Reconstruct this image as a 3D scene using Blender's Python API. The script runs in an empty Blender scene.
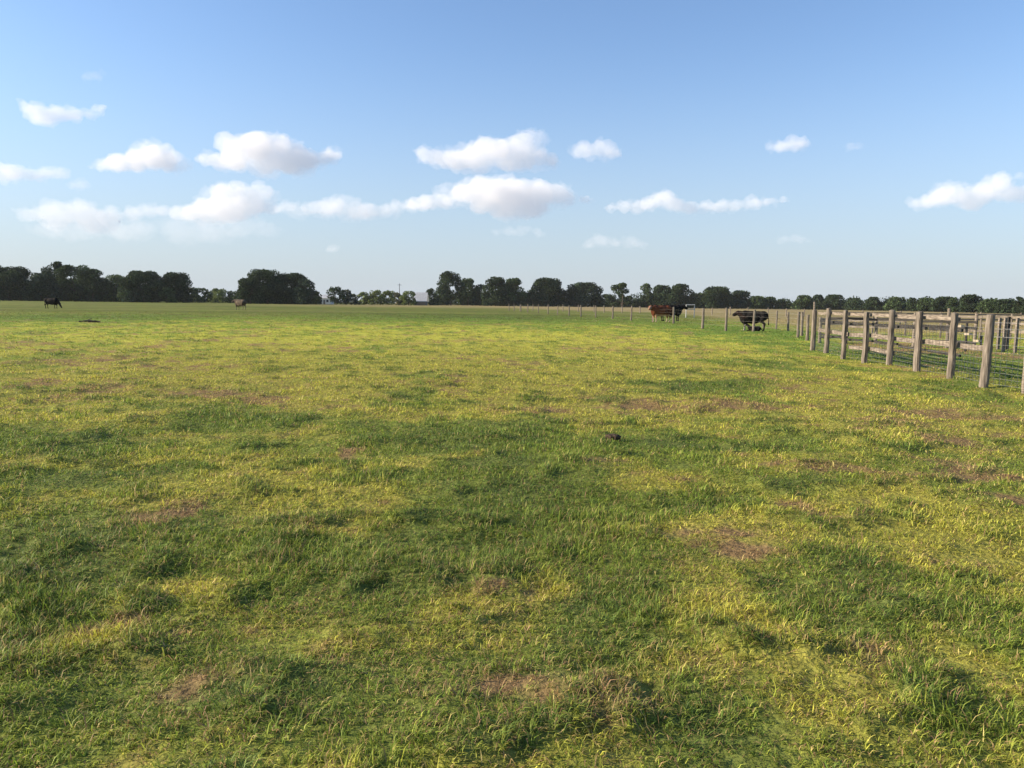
import bpy, bmesh, math, random
import numpy as np
from mathutils import Vector, Matrix, noise as mnoise

random.seed(7)
rng = np.random.default_rng(11)
scene = bpy.context.scene
COL = scene.collection

# ------------------------------------------------------------------ camera
F = 797.0
CAM_H = 1.62
PITCH = math.atan(80.9 / F)
ROLL = math.atan(0.0122)
fwd = Vector((0, math.cos(PITCH), -math.sin(PITCH)))
rt0 = Vector((1, 0, 0))
up0 = rt0.cross(fwd)
right = rt0 * math.cos(ROLL) + up0 * math.sin(ROLL)
up = right.cross(fwd)
cam = bpy.data.cameras.new('camera')
cam.sensor_width = 36.0
cam.lens = 36.0 * F / 1024.0
cam.clip_start = 0.05
cam.clip_end = 60000
camo = bpy.data.objects.new('camera', cam)
COL.objects.link(camo)
m = Matrix.Identity(4)
for i in range(3):
    m[i][0], m[i][1], m[i][2] = right[i], up[i], -fwd[i]
m[0][3], m[1][3], m[2][3] = 0, 0, CAM_H
camo.matrix_world = m
scene.camera = camo


def ray(px, py):
    return fwd * F + right * (px - 512) + up * (384 - py)


def G(px, py):
    """ground point seen at a pixel"""
    d = ray(px, py)
    t = -CAM_H / d.z
    return d.x * t, d.y * t


def at_depth(px, py, Y):
    """world point on the pixel's ray at distance Y ahead"""
    d = ray(px, py)
    t = Y / d.y
    return Vector((d.x * t, Y, CAM_H + d.z * t))


# ------------------------------------------------------------------ noise in numpy
def _hash(ix, iy, seed):
    n = (ix.astype(np.int64) * 374761393 + iy.astype(np.int64) * 668265263 + seed * 1442695041) & 0xFFFFFFFF
    n = ((n ^ (n >> 13)) * 1274126177) & 0xFFFFFFFF
    n = ((n ^ (n >> 16)) * 2246822519) & 0xFFFFFFFF
    return ((n ^ (n >> 15)) & 0xFFFFFF) / float(0xFFFFFF)


def vnoise(x, y, seed=0):
    """gradient noise, about -1..1"""
    ix, iy = np.floor(x), np.floor(y)
    fx, fy = x - ix, y - iy
    u = fx * fx * fx * (fx * (fx * 6 - 15) + 10)
    v = fy * fy * fy * (fy * (fy * 6 - 15) + 10)

    def g(dx, dy):
        a = _hash(ix + dx, iy + dy, seed) * 2 * math.pi
        return np.cos(a) * (fx - dx) + np.sin(a) * (fy - dy)
    a = g(0, 0) * (1 - u) + g(1, 0) * u
    b = g(0, 1) * (1 - u) + g(1, 1) * u
    return (a * (1 - v) + b * v) * 1.5


def fbm(x, y, seed=0, octv=4):
    s = np.zeros_like(x, dtype=float)
    a, t = 1.0, 0.0
    for k in range(octv):
        s += a * vnoise(x * 2 ** k + 17.3 * k, y * 2 ** k - 9.1 * k, seed + k * 7)
        t += a
        a *= 0.55
    return s / t * 1.35


def sstep(a, b, x):
    t = np.clip((x - a) / (b - a), 0, 1)
    return t * t * (3 - 2 * t)


# patches read off the photograph: cx, cy, width, height, strength (pixels -> ground ellipses)
BROWN = [(955, 352, 220, 7, .8), (900, 345, 90, 4, .6), (165, 512, 80, 22, .9), (215, 393, 90, 9, .8), (265, 399, 70, 9, .9), (110, 635, 120, 26, .65), (495, 588, 90, 26, .75),
         (515, 690, 190, 56, .62), (630, 406, 80, 9, .9), (735, 407, 90, 10, 1), (540, 408, 50, 8, .9), (930, 412, 80, 9, .9),
         (948, 440, 60, 13, 1), (850, 473, 90, 11, .8), (950, 473, 100, 12, 1), (735, 550, 80, 30, .9), (1015, 508, 40, 16, .9),
         (375, 660, 60, 20, .6), (20, 385, 60, 7, .7), (90, 390, 60, 6, .6), (330, 407, 30, 8, .6), (800, 508, 40, 12, .7),
         (350, 455, 24, 7, .8), (590, 690, 70, 30, .6), (60, 350, 70, 5, .5), (470, 380, 50, 6, .5), (880, 425, 70, 8, .6),
         (600, 470, 40, 8, .5), (200, 690, 110, 36, .35), (860, 655, 60, 24, .5), (1000, 420, 40, 7, .6), (30, 690, 60, 26, .6),
         (660, 350, 60, 4, .5), (520, 390, 40, 5, .5), (150, 368, 80, 5, .4)]
LUSH_AND_SHADE = [(770, 334, 170, 18, .75), (640, 322, 120, 8, .5), (400, 400, 60, 50, .5), (470, 440, 180, 36, .9), (520, 490, 170, 60, 1), (540, 540, 200, 44, .9), (690, 447, 230, 16, 1),  # real lush grass, plus shadow swaths painted in as greener grass
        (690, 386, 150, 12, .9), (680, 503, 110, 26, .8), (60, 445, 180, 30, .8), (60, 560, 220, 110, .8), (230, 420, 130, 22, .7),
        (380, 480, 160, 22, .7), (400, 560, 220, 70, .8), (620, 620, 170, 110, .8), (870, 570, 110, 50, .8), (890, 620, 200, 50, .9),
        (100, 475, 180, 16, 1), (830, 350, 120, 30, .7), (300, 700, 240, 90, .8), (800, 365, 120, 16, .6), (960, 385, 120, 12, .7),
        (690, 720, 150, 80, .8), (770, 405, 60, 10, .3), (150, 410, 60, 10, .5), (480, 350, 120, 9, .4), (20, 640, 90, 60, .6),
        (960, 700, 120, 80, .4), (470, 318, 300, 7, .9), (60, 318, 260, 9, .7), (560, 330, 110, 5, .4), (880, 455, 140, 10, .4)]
YELLOW = [(512, 372, 1100, 84, .45), (300, 380, 420, 50, .5), (560, 400, 280, 60, .4), (800, 420, 400, 50, .5), (660, 500, 60, 60, .8), (750, 530, 200, 60, .7),
          (900, 520, 240, 60, .6), (260, 490, 220, 40, .6), (560, 590, 140, 50, .7), (450, 610, 120, 60, .8), (170, 600, 120, 30, .7),
          (740, 620, 120, 60, .8), (540, 345, 260, 22, .8), (300, 345, 400, 22, .5), (80, 650, 100, 40, .6), (620, 690, 80, 30, .3),
          (930, 560, 180, 30, .8), (980, 670, 90, 40, .5), (460, 640, 200, 40, .4), (850, 720, 160, 60, .5), (700, 560, 80, 30, .6)]


def ell(lst):
    out = []
    for cx, cy, w, h, s in lst:
        x, y = G(cx, cy)
        x1, y1 = G(cx, cy - h * .5)
        x2, y2 = G(cx, cy + h * .5)
        out.append((x, (y1 + y2) / 2, w * .5 * y / F, (y1 - y2) / 2, s))
    return out


EB, EL, EY = ell(BROWN), ell(LUSH_AND_SHADE), ell(YELLOW)


def patches(x, y, lst, wx, wy):
    v = np.zeros_like(x, dtype=float)
    for cx, cy, rx, ry, s in lst:
        q = ((x + wx - cx) / rx) ** 2 + ((y + wy - cy) / ry) ** 2
        v = np.maximum(v, s * np.exp(-q * 0.9))
    return v


def tussock(x, y):
    t = sstep(.14, .55, fbm(x * 1.5, y * 1.6, 120, 3) + .35 * fbm(x * .35, y * .35, 130, 2))
    return t


def height(x, y):
    x = np.asarray(x, float)
    y = np.asarray(y, float)
    r = np.hypot(x, y)
    a = 1 - sstep(55, 140, r)
    h = 0.030 * fbm(x * .9, y * .9, 3, 3) + 0.055 * fbm(x * .28, y * .28, 21, 2)
    h += 0.03 * np.maximum(0, fbm(x * 2.3, y * 2.3, 31, 3))
    h += .034 * tussock(x, y)
    b = patches(x, y, HUMP, 0, 0)
    return a * h + b * .05


HUMP = ell([(548, 550, 34, 20, 1.2), (495, 582, 44, 20, .8), (225, 588, 60, 22, .9), (740, 650, 60, 24, 1), (415, 515, 50, 12, .8),
            (90, 478, 90, 9, .7), (130, 640, 90, 24, .7), (560, 700, 90, 30, .6), (800, 655, 60, 24, .8), (30, 700, 80, 30, .7)])


def fields(x, y):
    """brown, yellow, lush and painted-shade weights 0..1"""
    r = np.hypot(x, y)
    k = 0.10 + 0.035 * r
    wx = fbm(x * .8, y * .8, 51, 3) * k * .92
    wy = fbm(x * .8, y * .8, 61, 3) * k * 1.6
    n1 = fbm(x * .33, y * .33, 71, 4)
    n2 = fbm(x * 1.3, y * 1.3, 81, 3)
    n3 = fbm(x * 4.2, y * 4.2, 91, 2)
    n4 = fbm(x * .55, y * .20, 94, 3) * sstep(8, 20, r)
    n5 = fbm(x * .45, y * .16, 97, 3) * sstep(10, 22, r)
    pb = patches(x, y, EB, wx, wy)
    pl = patches(x, y, EL, wx, wy)  # lush growth and the painted shadow swaths share this mask
    py = patches(x, y, EY, wx, wy)
    far = sstep(9, 16, r) * (1 - sstep(50, 75, r))
    yel = .30 + .42 * n1 + .44 * n2 + .20 * n3 + .85 * py - .95 * pl + .20 * far + .55 * n4
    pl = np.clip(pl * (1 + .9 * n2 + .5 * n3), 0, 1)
    brn = -.10 + .09 * sstep(7, 14, r) + .58 * n2 + .42 * n3 + 1.15 * pb + .12 * n1 - .35 * pl + .70 * n5
    yel = sstep(.08, .72, yel)
    n7 = fbm(x * 9, y * 9, 99, 2)
    brn = sstep(.08, .6, brn) * np.clip(1.0 + .8 * n7 + .5 * n3, .15, 1)
    # dull green further out, dry tan pasture beyond the pen and along the tree lines
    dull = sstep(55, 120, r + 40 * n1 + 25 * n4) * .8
    tanr = sstep(.15, .5, (x - 11.5 - .12 * (y - 30)) / 20 + .2 * n1) * sstep(38, 60, y) * .9
    tanr = np.maximum(tanr, sstep(.2, .6, (x + .25 * (y - 165)) / 60) * sstep(150, 210, r))
    tanr = np.maximum(tanr, sstep(190, 300, r) * .75 * sstep(-120, -40, x))
    inside = sstep(.1, .8, x - (10.1 + .07 * (y - 15))) * (1 - sstep(27, 38, y))
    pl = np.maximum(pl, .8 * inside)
    yel = yel * (1 - .85 * inside)
    ts = tussock(x, y) * (.60 + .32 * (1 - dull))
    yel = yel * (1 - .8 * ts)
    brn = brn * (1 - .7 * ts)
    return brn, yel, np.clip(np.maximum(pl, ts), 0, 1), dull, tanr


C_GREEN = np.array((.190, .265, .036))
C_LUSH_SHADE = np.array((.112, .182, .033))  # lush grass green, also the painted tone of the shadow swaths
C_YEL = np.array((.56, .52, .080))
C_STRAW = np.array((.50, .38, .15))
C_BROWN = np.array((.26, .155, .085))
C_DULL = np.array((.140, .138, .052))
C_TAN = np.array((.37, .28, .135))


def mix(a, b, t):
    t = t[:, None]
    return a * (1 - t) + b * t


# ------------------------------------------------------------------ materials
def new_mat(name):
    mt = bpy.data.materials.new(name)
    mt.use_nodes = True
    nt = mt.node_tree
    nt.nodes.clear()
    out = nt.nodes.new('ShaderNodeOutputMaterial')
    return mt, nt, out


def N(nt, t, **kw):
    n = nt.nodes.new(t)
    for k, v in kw.items():
        setattr(n, k, v)
    return n


def simple_mat(name, c1, c2, scale=8.0, rough=.85, stretch=(1, 1, 1), bump=.3, detail=6, metal=0):
    mt, nt, out = new_mat(name)
    L = nt.links.new
    tc = N(nt, 'ShaderNodeTexCoord')
    mp = N(nt, 'ShaderNodeMapping')
    mp.inputs['Scale'].default_value = stretch
    L(tc.outputs['Object'], mp.inputs[0])
    nz = N(nt, 'ShaderNodeTexNoise')
    nz.inputs['Scale'].default_value = scale
    nz.inputs['Detail'].default_value = detail
    L(mp.outputs[0], nz.inputs['Vector'])
    rp = N(nt, 'ShaderNodeValToRGB')
    rp.color_ramp.elements[0].position = .35
    rp.color_ramp.elements[1].position = .68
    rp.color_ramp.elements[0].color = (*c1, 1)
    rp.color_ramp.elements[1].color = (*c2, 1)
    L(nz.outputs[0], rp.inputs[0])
    b = N(nt, 'ShaderNodeBsdfPrincipled')
    b.inputs['Roughness'].default_value = rough
    b.inputs['Metallic'].default_value = metal
    b.inputs['Specular IOR Level'].default_value = .2
    L(rp.outputs[0], b.inputs['Base Color'])
    bp = N(nt, 'ShaderNodeBump')
    bp.inputs['Strength'].default_value = bump
    bp.inputs['Distance'].default_value = .02
    L(nz.outputs[0], bp.inputs['Height'])
    L(bp.outputs[0], b.inputs['Normal'])
    L(b.outputs[0], out.inputs[0])
    return mt


def attr_mat(name, attr='col', rough=.9, trans=0.0, noise_scale=None, spec=.1, amp=(.8, 1.2), bump=0, bump_scale=30):
    mt, nt, out = new_mat(name)
    L = nt.links.new
    at = N(nt, 'ShaderNodeAttribute', attribute_name=attr)
    col = at.outputs['Color']
    if noise_scale:
        tc = N(nt, 'ShaderNodeTexCoord')
        nz = N(nt, 'ShaderNodeTexNoise')
        nz.inputs['Scale'].default_value = noise_scale
        nz.inputs['Detail'].default_value = 5
        L(tc.outputs['Object'], nz.inputs['Vector'])
        mr = N(nt, 'ShaderNodeMapRange')
        mr.inputs[1].default_value = .3
        mr.inputs[2].default_value = .7
        mr.inputs[3].default_value = amp[0]
        mr.inputs[4].default_value = amp[1]
        L(nz.outputs[0], mr.inputs[0])
        vm = N(nt, 'ShaderNodeVectorMath', operation='SCALE')
        L(col, vm.inputs[0])
        L(mr.outputs[0], vm.inputs['Scale'])
        col = vm.outputs[0]
    b = N(nt, 'ShaderNodeBsdfPrincipled')
    b.inputs['Roughness'].default_value = rough
    b.inputs['Specular IOR Level'].default_value = spec
    L(col, b.inputs['Base Color'])
    if bump:
        tc2 = N(nt, 'ShaderNodeTexCoord')
        nb = N(nt, 'ShaderNodeTexNoise')
        nb.inputs['Scale'].default_value = bump_scale
        nb.inputs['Detail'].default_value = 6
        L(tc2.outputs['Object'], nb.inputs['Vector'])
        bp = N(nt, 'ShaderNodeBump')
        bp.inputs['Strength'].default_value = 1
        bp.inputs['Distance'].default_value = bump
        L(nb.outputs[0], bp.inputs['Height'])
        L(bp.outputs[0], b.inputs['Normal'])
    if trans:
        tr = N(nt, 'ShaderNodeBsdfTranslucent')
        L(col, tr.inputs[0])
        ms = N(nt, 'ShaderNodeMixShader')
        ms.inputs[0].default_value = trans
        L(b.outputs[0], ms.inputs[1])
        L(tr.outputs[0], ms.inputs[2])
        L(ms.outputs[0], out.inputs[0])
    else:
        L(b.outputs[0], out.inputs[0])
    return mt


# ------------------------------------------------------------------ helpers
def tag(o, label=None, cat=None, group=None, kind=None):
    if label: o['label'] = label
    if cat: o['category'] = cat
    if group: o['group'] = group
    if kind: o['kind'] = kind
    return o


def np_mesh(name, verts, faces_flat, loop_start, loop_total, mat, colors=None, smooth=False, parent=None):
    me = bpy.data.meshes.new(name)
    me.vertices.add(len(verts))
    me.vertices.foreach_set('co', np.ascontiguousarray(verts, dtype=np.float32).ravel())
    me.loops.add(len(faces_flat))
    me.loops.foreach_set('vertex_index', np.ascontiguousarray(faces_flat, dtype=np.int32))
    me.polygons.add(len(loop_start))
    me.polygons.foreach_set('loop_start', np.ascontiguousarray(loop_start, dtype=np.int32))
    if smooth:
        me.polygons.foreach_set('use_smooth', np.ones(len(loop_start), dtype=bool))
    me.update(calc_edges=True)
    if colors is not None:
        a = me.color_attributes.new('col', 'FLOAT_COLOR', 'POINT')
        c = np.ones((len(verts), 4), np.float32)
        c[:, :3] = colors
        a.data.foreach_set('color', c.ravel())
    me.materials.append(mat)
    o = bpy.data.objects.new(name, me)
    COL.objects.link(o)
    if parent is not None:
        o.parent = parent
    return o


def bm_obj(name, bm, mat, parent=None, loc=None, smooth=False):
    bmesh.ops.recalc_face_normals(bm, faces=bm.faces)
    me = bpy.data.meshes.new(name)
    bm.to_mesh(me)
    bm.free()
    if smooth:
        for p in me.polygons:
            p.use_smooth = True
    me.materials.append(mat)
    o = bpy.data.objects.new(name, me)
    COL.objects.link(o)
    if parent is not None:
        o.parent = parent
    if loc is not None:
        o.location = loc
    return o


def empty(name, loc, rz=0):
    o = bpy.data.objects.new(name, None)
    o.empty_display_size = .3
    COL.objects.link(o)
    o.location = loc
    o.rotation_euler = (0, 0, rz)
    return o


def add_beam(bm, p0, p1, w, h, jitter=0, segs=1):
    """rectangular board from p0 to p1: w = thickness sideways, h = height"""
    p0, p1 = Vector(p0), Vector(p1)
    d = (p1 - p0).normalized()
    side = d.cross(Vector((0, 0, 1)))
    if side.length < 1e-4:
        side = Vector((1, 0, 0))
    side.normalize()
    u = side.cross(d)
    rings = []
    for i in range(segs + 1):
        c = p0.lerp(p1, i / segs) + u * (random.uniform(-1, 1) * jitter) + side * (random.uniform(-1, 1) * jitter)
        rings.append([bm.verts.new(c + side * (sx * w / 2) + u * (sy * h / 2 * random.uniform(1 - jitter * 3, 1)))
                      for sx, sy in ((-1, -1), (1, -1), (1, 1), (-1, 1))])
    for a, b in zip(rings, rings[1:]):
        for k in range(4):
            bm.faces.new((a[k], a[(k + 1) % 4], b[(k + 1) % 4], b[k]))
    bm.faces.new(rings[0][::-1])
    bm.faces.new(rings[-1])


def add_log(bm, p0, p1, r0, r1, n=10, segs=6, wob=.01, rough=.06):
    p0, p1 = Vector(p0), Vector(p1)
    d = (p1 - p0).normalized()
    a = Vector((1, 0, 0)) if abs(d.x) < .8 else Vector((0, 1, 0))
    s = d.cross(a).normalized()
    t = d.cross(s)
    rings = []
    ph = [random.uniform(-1, 1) for _ in range(n)]
    for i in range(segs + 1):
        f = i / segs
        c = p0.lerp(p1, f)
        if 0 < i < segs:
            c = c + s * random.uniform(-wob, wob) + t * random.uniform(-wob, wob)
        r = r0 + (r1 - r0) * f
        rings.append([bm.verts.new(c + (s * math.cos(2 * math.pi * k / n) + t * math.sin(2 * math.pi * k / n)) *
                                   r * (1 + rough * ph[k] + random.uniform(-rough, rough) * .4)) for k in range(n)])
    for a_, b_ in zip(rings, rings[1:]):
        for k in range(n):
            bm.faces.new((a_[k], a_[(k + 1) % n], b_[(k + 1) % n], b_[k]))
    bm.faces.new(rings[0][::-1])
    c = bm.verts.new(p1 + d * r1 * .25 + s * r1 * .2)
    for k in range(n):
        bm.faces.new((rings[-1][k], rings[-1][(k + 1) % n], c))


def add_wire(bm, p0, p1, r):
    p0, p1 = Vector(p0), Vector(p1)
    d = (p1 - p0).normalized()
    a = Vector((0, 0, 1)) if abs(d.z) < .8 else Vector((1, 0, 0))
    s = d.cross(a).normalized() * r
    t = d.cross(s).normalized() * r
    A = [bm.verts.new(p0 + v) for v in (s, t * .87 - s * .5, -t * .87 - s * .5)]
    B = [bm.verts.new(p1 + v) for v in (s, t * .87 - s * .5, -t * .87 - s * .5)]
    for k in range(3):
        bm.faces.new((A[k], A[(k + 1) % 3], B[(k + 1) % 3], B[k]))


# ------------------------------------------------------------------ ground sheet
def build_ground():
    ang = np.concatenate([np.radians(np.arange(-50, 50.01, .22)), np.radians(np.arange(54, 310 - .01, 4.0))])
    r = [.25]
    while r[-1] < 1500:
        r.append(r[-1] * 1.0115 if r[-1] > 1.2 else r[-1] + .12)
    r = np.array(r)
    na, nr = len(ang), len(r)
    A, R = np.meshgrid(ang, r)
    X, Y = (R * np.sin(A)).ravel(), (R * np.cos(A)).ravel()
    Z = height(X, Y)
    brn, yel, lush, dull, tanr = fields(X, Y)
    n3 = fbm(X * 7, Y * 7, 15, 2)
    c = mix(mix(np.tile(C_GREEN, (len(X), 1)), C_LUSH_SHADE, lush), C_YEL * .8, yel * .8)
    c = mix(c, C_BROWN, np.clip(brn * .9, 0, 1))
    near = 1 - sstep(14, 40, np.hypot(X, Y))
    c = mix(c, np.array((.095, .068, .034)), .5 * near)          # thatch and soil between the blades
    nf = fbm(X * .05, Y * .25, 25, 3)
    nf2 = fbm(X * .012, Y * .06, 35, 3)
    c = mix(c, C_DULL * .62, dull * np.clip(.8 - .45 * nf, 0, 1))  # far tones scaled down: self-shadow of absent blades put into the colour
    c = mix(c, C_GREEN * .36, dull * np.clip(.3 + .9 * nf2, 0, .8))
    c = mix(c, C_TAN * .8, np.clip(tanr * (.8 + .5 * nf), 0, 1))
    c *= (1 + .18 * n3)[:, None]
    verts = np.stack([X, Y, Z], 1)
    verts = np.vstack([verts, [[0, 0, float(height(np.array([0.]), np.array([0.]))[0])]]])
    c = np.vstack([c, [C_BROWN]])
    i, j = np.meshgrid(np.arange(nr - 1), np.arange(na), indexing='ij')
    i, j = i.ravel(), j.ravel()
    j2 = (j + 1) % na
    quads = np.stack([i * na + j, i * na + j2, (i + 1) * na + j2, (i + 1) * na + j], 1)[:, ::-1]
    ci = len(verts) - 1
    jj = np.arange(na)
    tris = np.stack([np.full(na, ci), (jj + 1) % na, jj], 1)
    flat = np.concatenate([quads.ravel(), tris.ravel()])
    ls = np.concatenate([np.arange(len(quads)) * 4, len(quads) * 4 + np.arange(na) * 3])
    mt = attr_mat('pasture_ground', noise_scale=14, amp=(.7, 1.3), bump=.03, bump_scale=22, spec=.05)
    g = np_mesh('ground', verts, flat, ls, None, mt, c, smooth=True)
    tag(g, kind='structure')


# ------------------------------------------------------------------ grass: every blade real, one object
def build_grass():
    R0, R1, RM = 1.6, 135.0, 4.6
    n0 = 9000.0
    half = math.radians(43)
    nA = int(n0 * half * (RM ** 2 - R0 ** 2))
    nB = int(n0 * RM ** 2 * 2 * half * math.log(R1 / RM))
    ra = np.sqrt(rng.uniform(R0 ** 2, RM ** 2, nA))
    rb = RM * np.exp(rng.uniform(0, math.log(R1 / RM), nB))
    r = np.concatenate([ra, rb])
    n = len(r)
    a = rng.uniform(-half, half, n)
    x, y = r * np.sin(a), r * np.cos(a)
    # pull blades together into clumps of a size that grows with distance
    cs = np.maximum(.045, r * .006)
    qx, qy = np.floor(x / .07), np.floor(y / .07)
    cxn = (qx + _hash(qx, qy, 5)) * .07
    cyn = (qy + _hash(qx, qy, 6)) * .07
    pull = (.55 * (1 - sstep(6, 14, r))) * rng.uniform(0, 1, n)
    x = x + (cxn - x) * pull
    y = y + (cyn - y) * pull
    brn, yel, lush, dull, tanr = fields(x, y)
    keep = rng.uniform(0, 1, n) > (.22 * brn + .25 * np.clip(fbm(x * 3, y * 3, 8, 2), 0, 1))
    keep &= rng.uniform(0, 1, n) > sstep(85, 135, r)
    x, y, r, brn, yel, lush, dull, tanr = [v[keep] for v in (x, y, r, brn, yel, lush, dull, tanr)]
    n = len(x)
    z = height(x, y)
    cl = fbm(x * 2.6, y * 2.6, 44, 2)
    cl2 = fbm(x * .8, y * .8, 46, 2)
    cl3 = fbm(x * 6.5, y * 6.5, 48, 2)
    L = (.052 + .03 * cl + .02 * cl2 + .024 * cl3 + .010 * lush - .012 * brn) * rng.lognormal(0, .33, n)
    L = np.clip((L + .014 * tussock(x, y)) * .84, .014, .115) * (1 - sstep(10, 30, r) * .2)
    w = np.maximum(.0034 + .0016 * rng.uniform(0, 1, n), r * .00075 * rng.uniform(.7, 1.4, n))
    sw = (fbm(x * 1.1, y * 1.1, 55, 2) * 2.2 + fbm(x * 5, y * 5, 56, 2) * 1.4) * math.pi
    az = sw + rng.normal(0, 1.5, n)
    mat_ = np.clip(.5 + .8 * fbm(x * .9, y * .9, 66, 2) + .25 * yel, 0, 1)     # how far the grass lies over
    t0 = np.radians(12 + 30 * mat_ + rng.uniform(-12, 38, n))
    t1 = t0 + np.radians(18 + 34 * mat_ + rng.uniform(0, 34, n))
    dx, dy = np.cos(az), np.sin(az)
    fa = az + math.pi / 2 + rng.normal(0, .6, n)
    sx, sy = np.cos(fa) * w / 2, np.sin(fa) * w / 2
    root = np.stack([x, y, z - .006], 1)
    d0 = np.stack([dx * np.sin(t0), dy * np.sin(t0), np.cos(t0)], 1)
    d1 = np.stack([dx * np.sin(t1), dy * np.sin(t1), np.cos(t1)], 1)
    p1 = root + d0 * (L * .55)[:, None]
    p2 = p1 + d1 * (L * .5)[:, None]
    s = np.stack([sx, sy, np.zeros(n)], 1)
    V = np.empty((n, 5, 3))
    V[:, 0] = root - s
    V[:, 1] = root + s
    V[:, 2] = p1 + s * .85
    V[:, 3] = p1 - s * .85
    V[:, 4] = p2
    base = (np.arange(n) * 5)[:, None]
    fl = (base + np.array([[0, 1, 2, 3, 3, 2, 4]])).ravel()
    ls = (np.arange(n)[:, None] * 7 + np.array([[0, 4]])).ravel()
    # colour: each blade is green, yellow-green, straw or dead brown
    u = rng.uniform(0, 1, n)
    tt = np.clip(yel + rng.normal(0, 1, n) * (.22 - .13 * sstep(8, 28, r)), 0, 1)
    g0 = mix(np.tile(C_GREEN, (n, 1)), C_LUSH_SHADE, lush)
    c = mix(g0, C_YEL, tt * .9)
    halo = patches(x, y, [(a1, b1, rx * 1.9, ry * 1.9, s1) for a1, b1, rx, ry, s1 in EB], 0, 0) * np.clip(.5 + fbm(x * 1.7, y * 1.7, 140, 3), 0, 1)
    straw = (u < (.05 + .12 * yel + .50 * brn + .38 * halo)).astype(float)
    c = mix(c, C_STRAW, straw * rng.uniform(.5, 1, n))
    dead = (rng.uniform(0, 1, n) < (.07 + .62 * brn + .15 * halo + .16 * (1 - sstep(3.5, 8, r)) * np.clip(.6 + 1.2 * fbm(x * 1.4, y * 1.4, 150, 3), 0, 1.5))).astype(float)
    c = mix(c, C_BROWN * 1.35, dead * rng.uniform(.6, 1, n))
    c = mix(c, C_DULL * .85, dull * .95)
    c = mix(c, C_TAN * 1.1, np.clip(tanr, 0, 1) * .85)
    c *= np.minimum(rng.lognormal(0, 1, n) ** (.30 - .19 * sstep(6, 22, r)), 1.55)[:, None]
    C = np.repeat(c[:, None, :], 5, 1)
    C[:, 4] = C[:, 4] * .85 + C_YEL * .13
    mt = attr_mat('grass_blades', trans=.38, rough=.6, spec=.25)
    g = np_mesh('grass', V.reshape(-1, 3), fl, ls, None, mt, C.reshape(-1, 3))
    tag(g, 'patchy pasture grass in lush green partly painted as shade, yellowing and dead brown patches', 'grass', kind='stuff')


# ------------------------------------------------------------------ trees
MAT_LEAF = attr_mat('leaves', trans=.22, rough=.8, spec=.05)
MAT_TRUNK = simple_mat('bark', (.045, .035, .028), (.09, .075, .06), 3, .95, (1, 1, .3))


def leaf_cloud(lobes, dens, size, base_col, seed, gap=.0, vary=.3):
    """many small leaf sprays spread through the lobes; returns verts and colours"""
    rg = np.random.default_rng(seed)
    Vs, Cs = [], []
    for (cx, cy, cz, rx, ry, rz) in lobes:
        area = 4 * math.pi * ((rx * ry + rx * rz + ry * rz) / 3)
        k = max(12, int(dens * area / (size * size)))
        d = rg.normal(size=(k, 3))
        d /= np.linalg.norm(d, axis=1)[:, None]
        rad = rg.uniform(.35, 1.08, k) ** .6
        P = np.array([cx, cy, cz]) + d * np.array([rx, ry, rz]) * rad[:, None]
        ok = P[:, 2] > .15
        P, d = P[ok], d[ok]
        k = len(P)
        a = rg.normal(size=(k, 3)) + d * .25
        a /= np.linalg.norm(a, axis=1)[:, None]
        b = np.cross(a, rg.normal(size=(k, 3)))
        b /= np.linalg.norm(b, axis=1)[:, None]
        cc = np.cross(a, b)
        s = (size * rg.uniform(.45, 1.15, k))[:, None] * .5
        q = np.stack([P - b * s - cc * s * .7, P + b * s * .7 - cc * s, P + b * s + cc * s * .6, P - b * s * .6 + cc * s], 1)
        Vs.append(q.reshape(-1, 3))
        lobecol = base_col * (1 + rg.normal(0, vary * .5))
        col = lobecol[None, :] * rg.lognormal(0, vary, k)[:, None]
        Cs.append(np.repeat(col, 4, 0))
    return np.vstack(Vs), np.clip(np.vstack(Cs), .004, .6)


LEAFCOL = {'dark': (.034, .052, .025), 'mid': (.052, .078, .032), 'olive': (.12, .15, .05), 'grey': (.085, .09, .055),
           'blue': (.034, .052, .032)}


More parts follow.
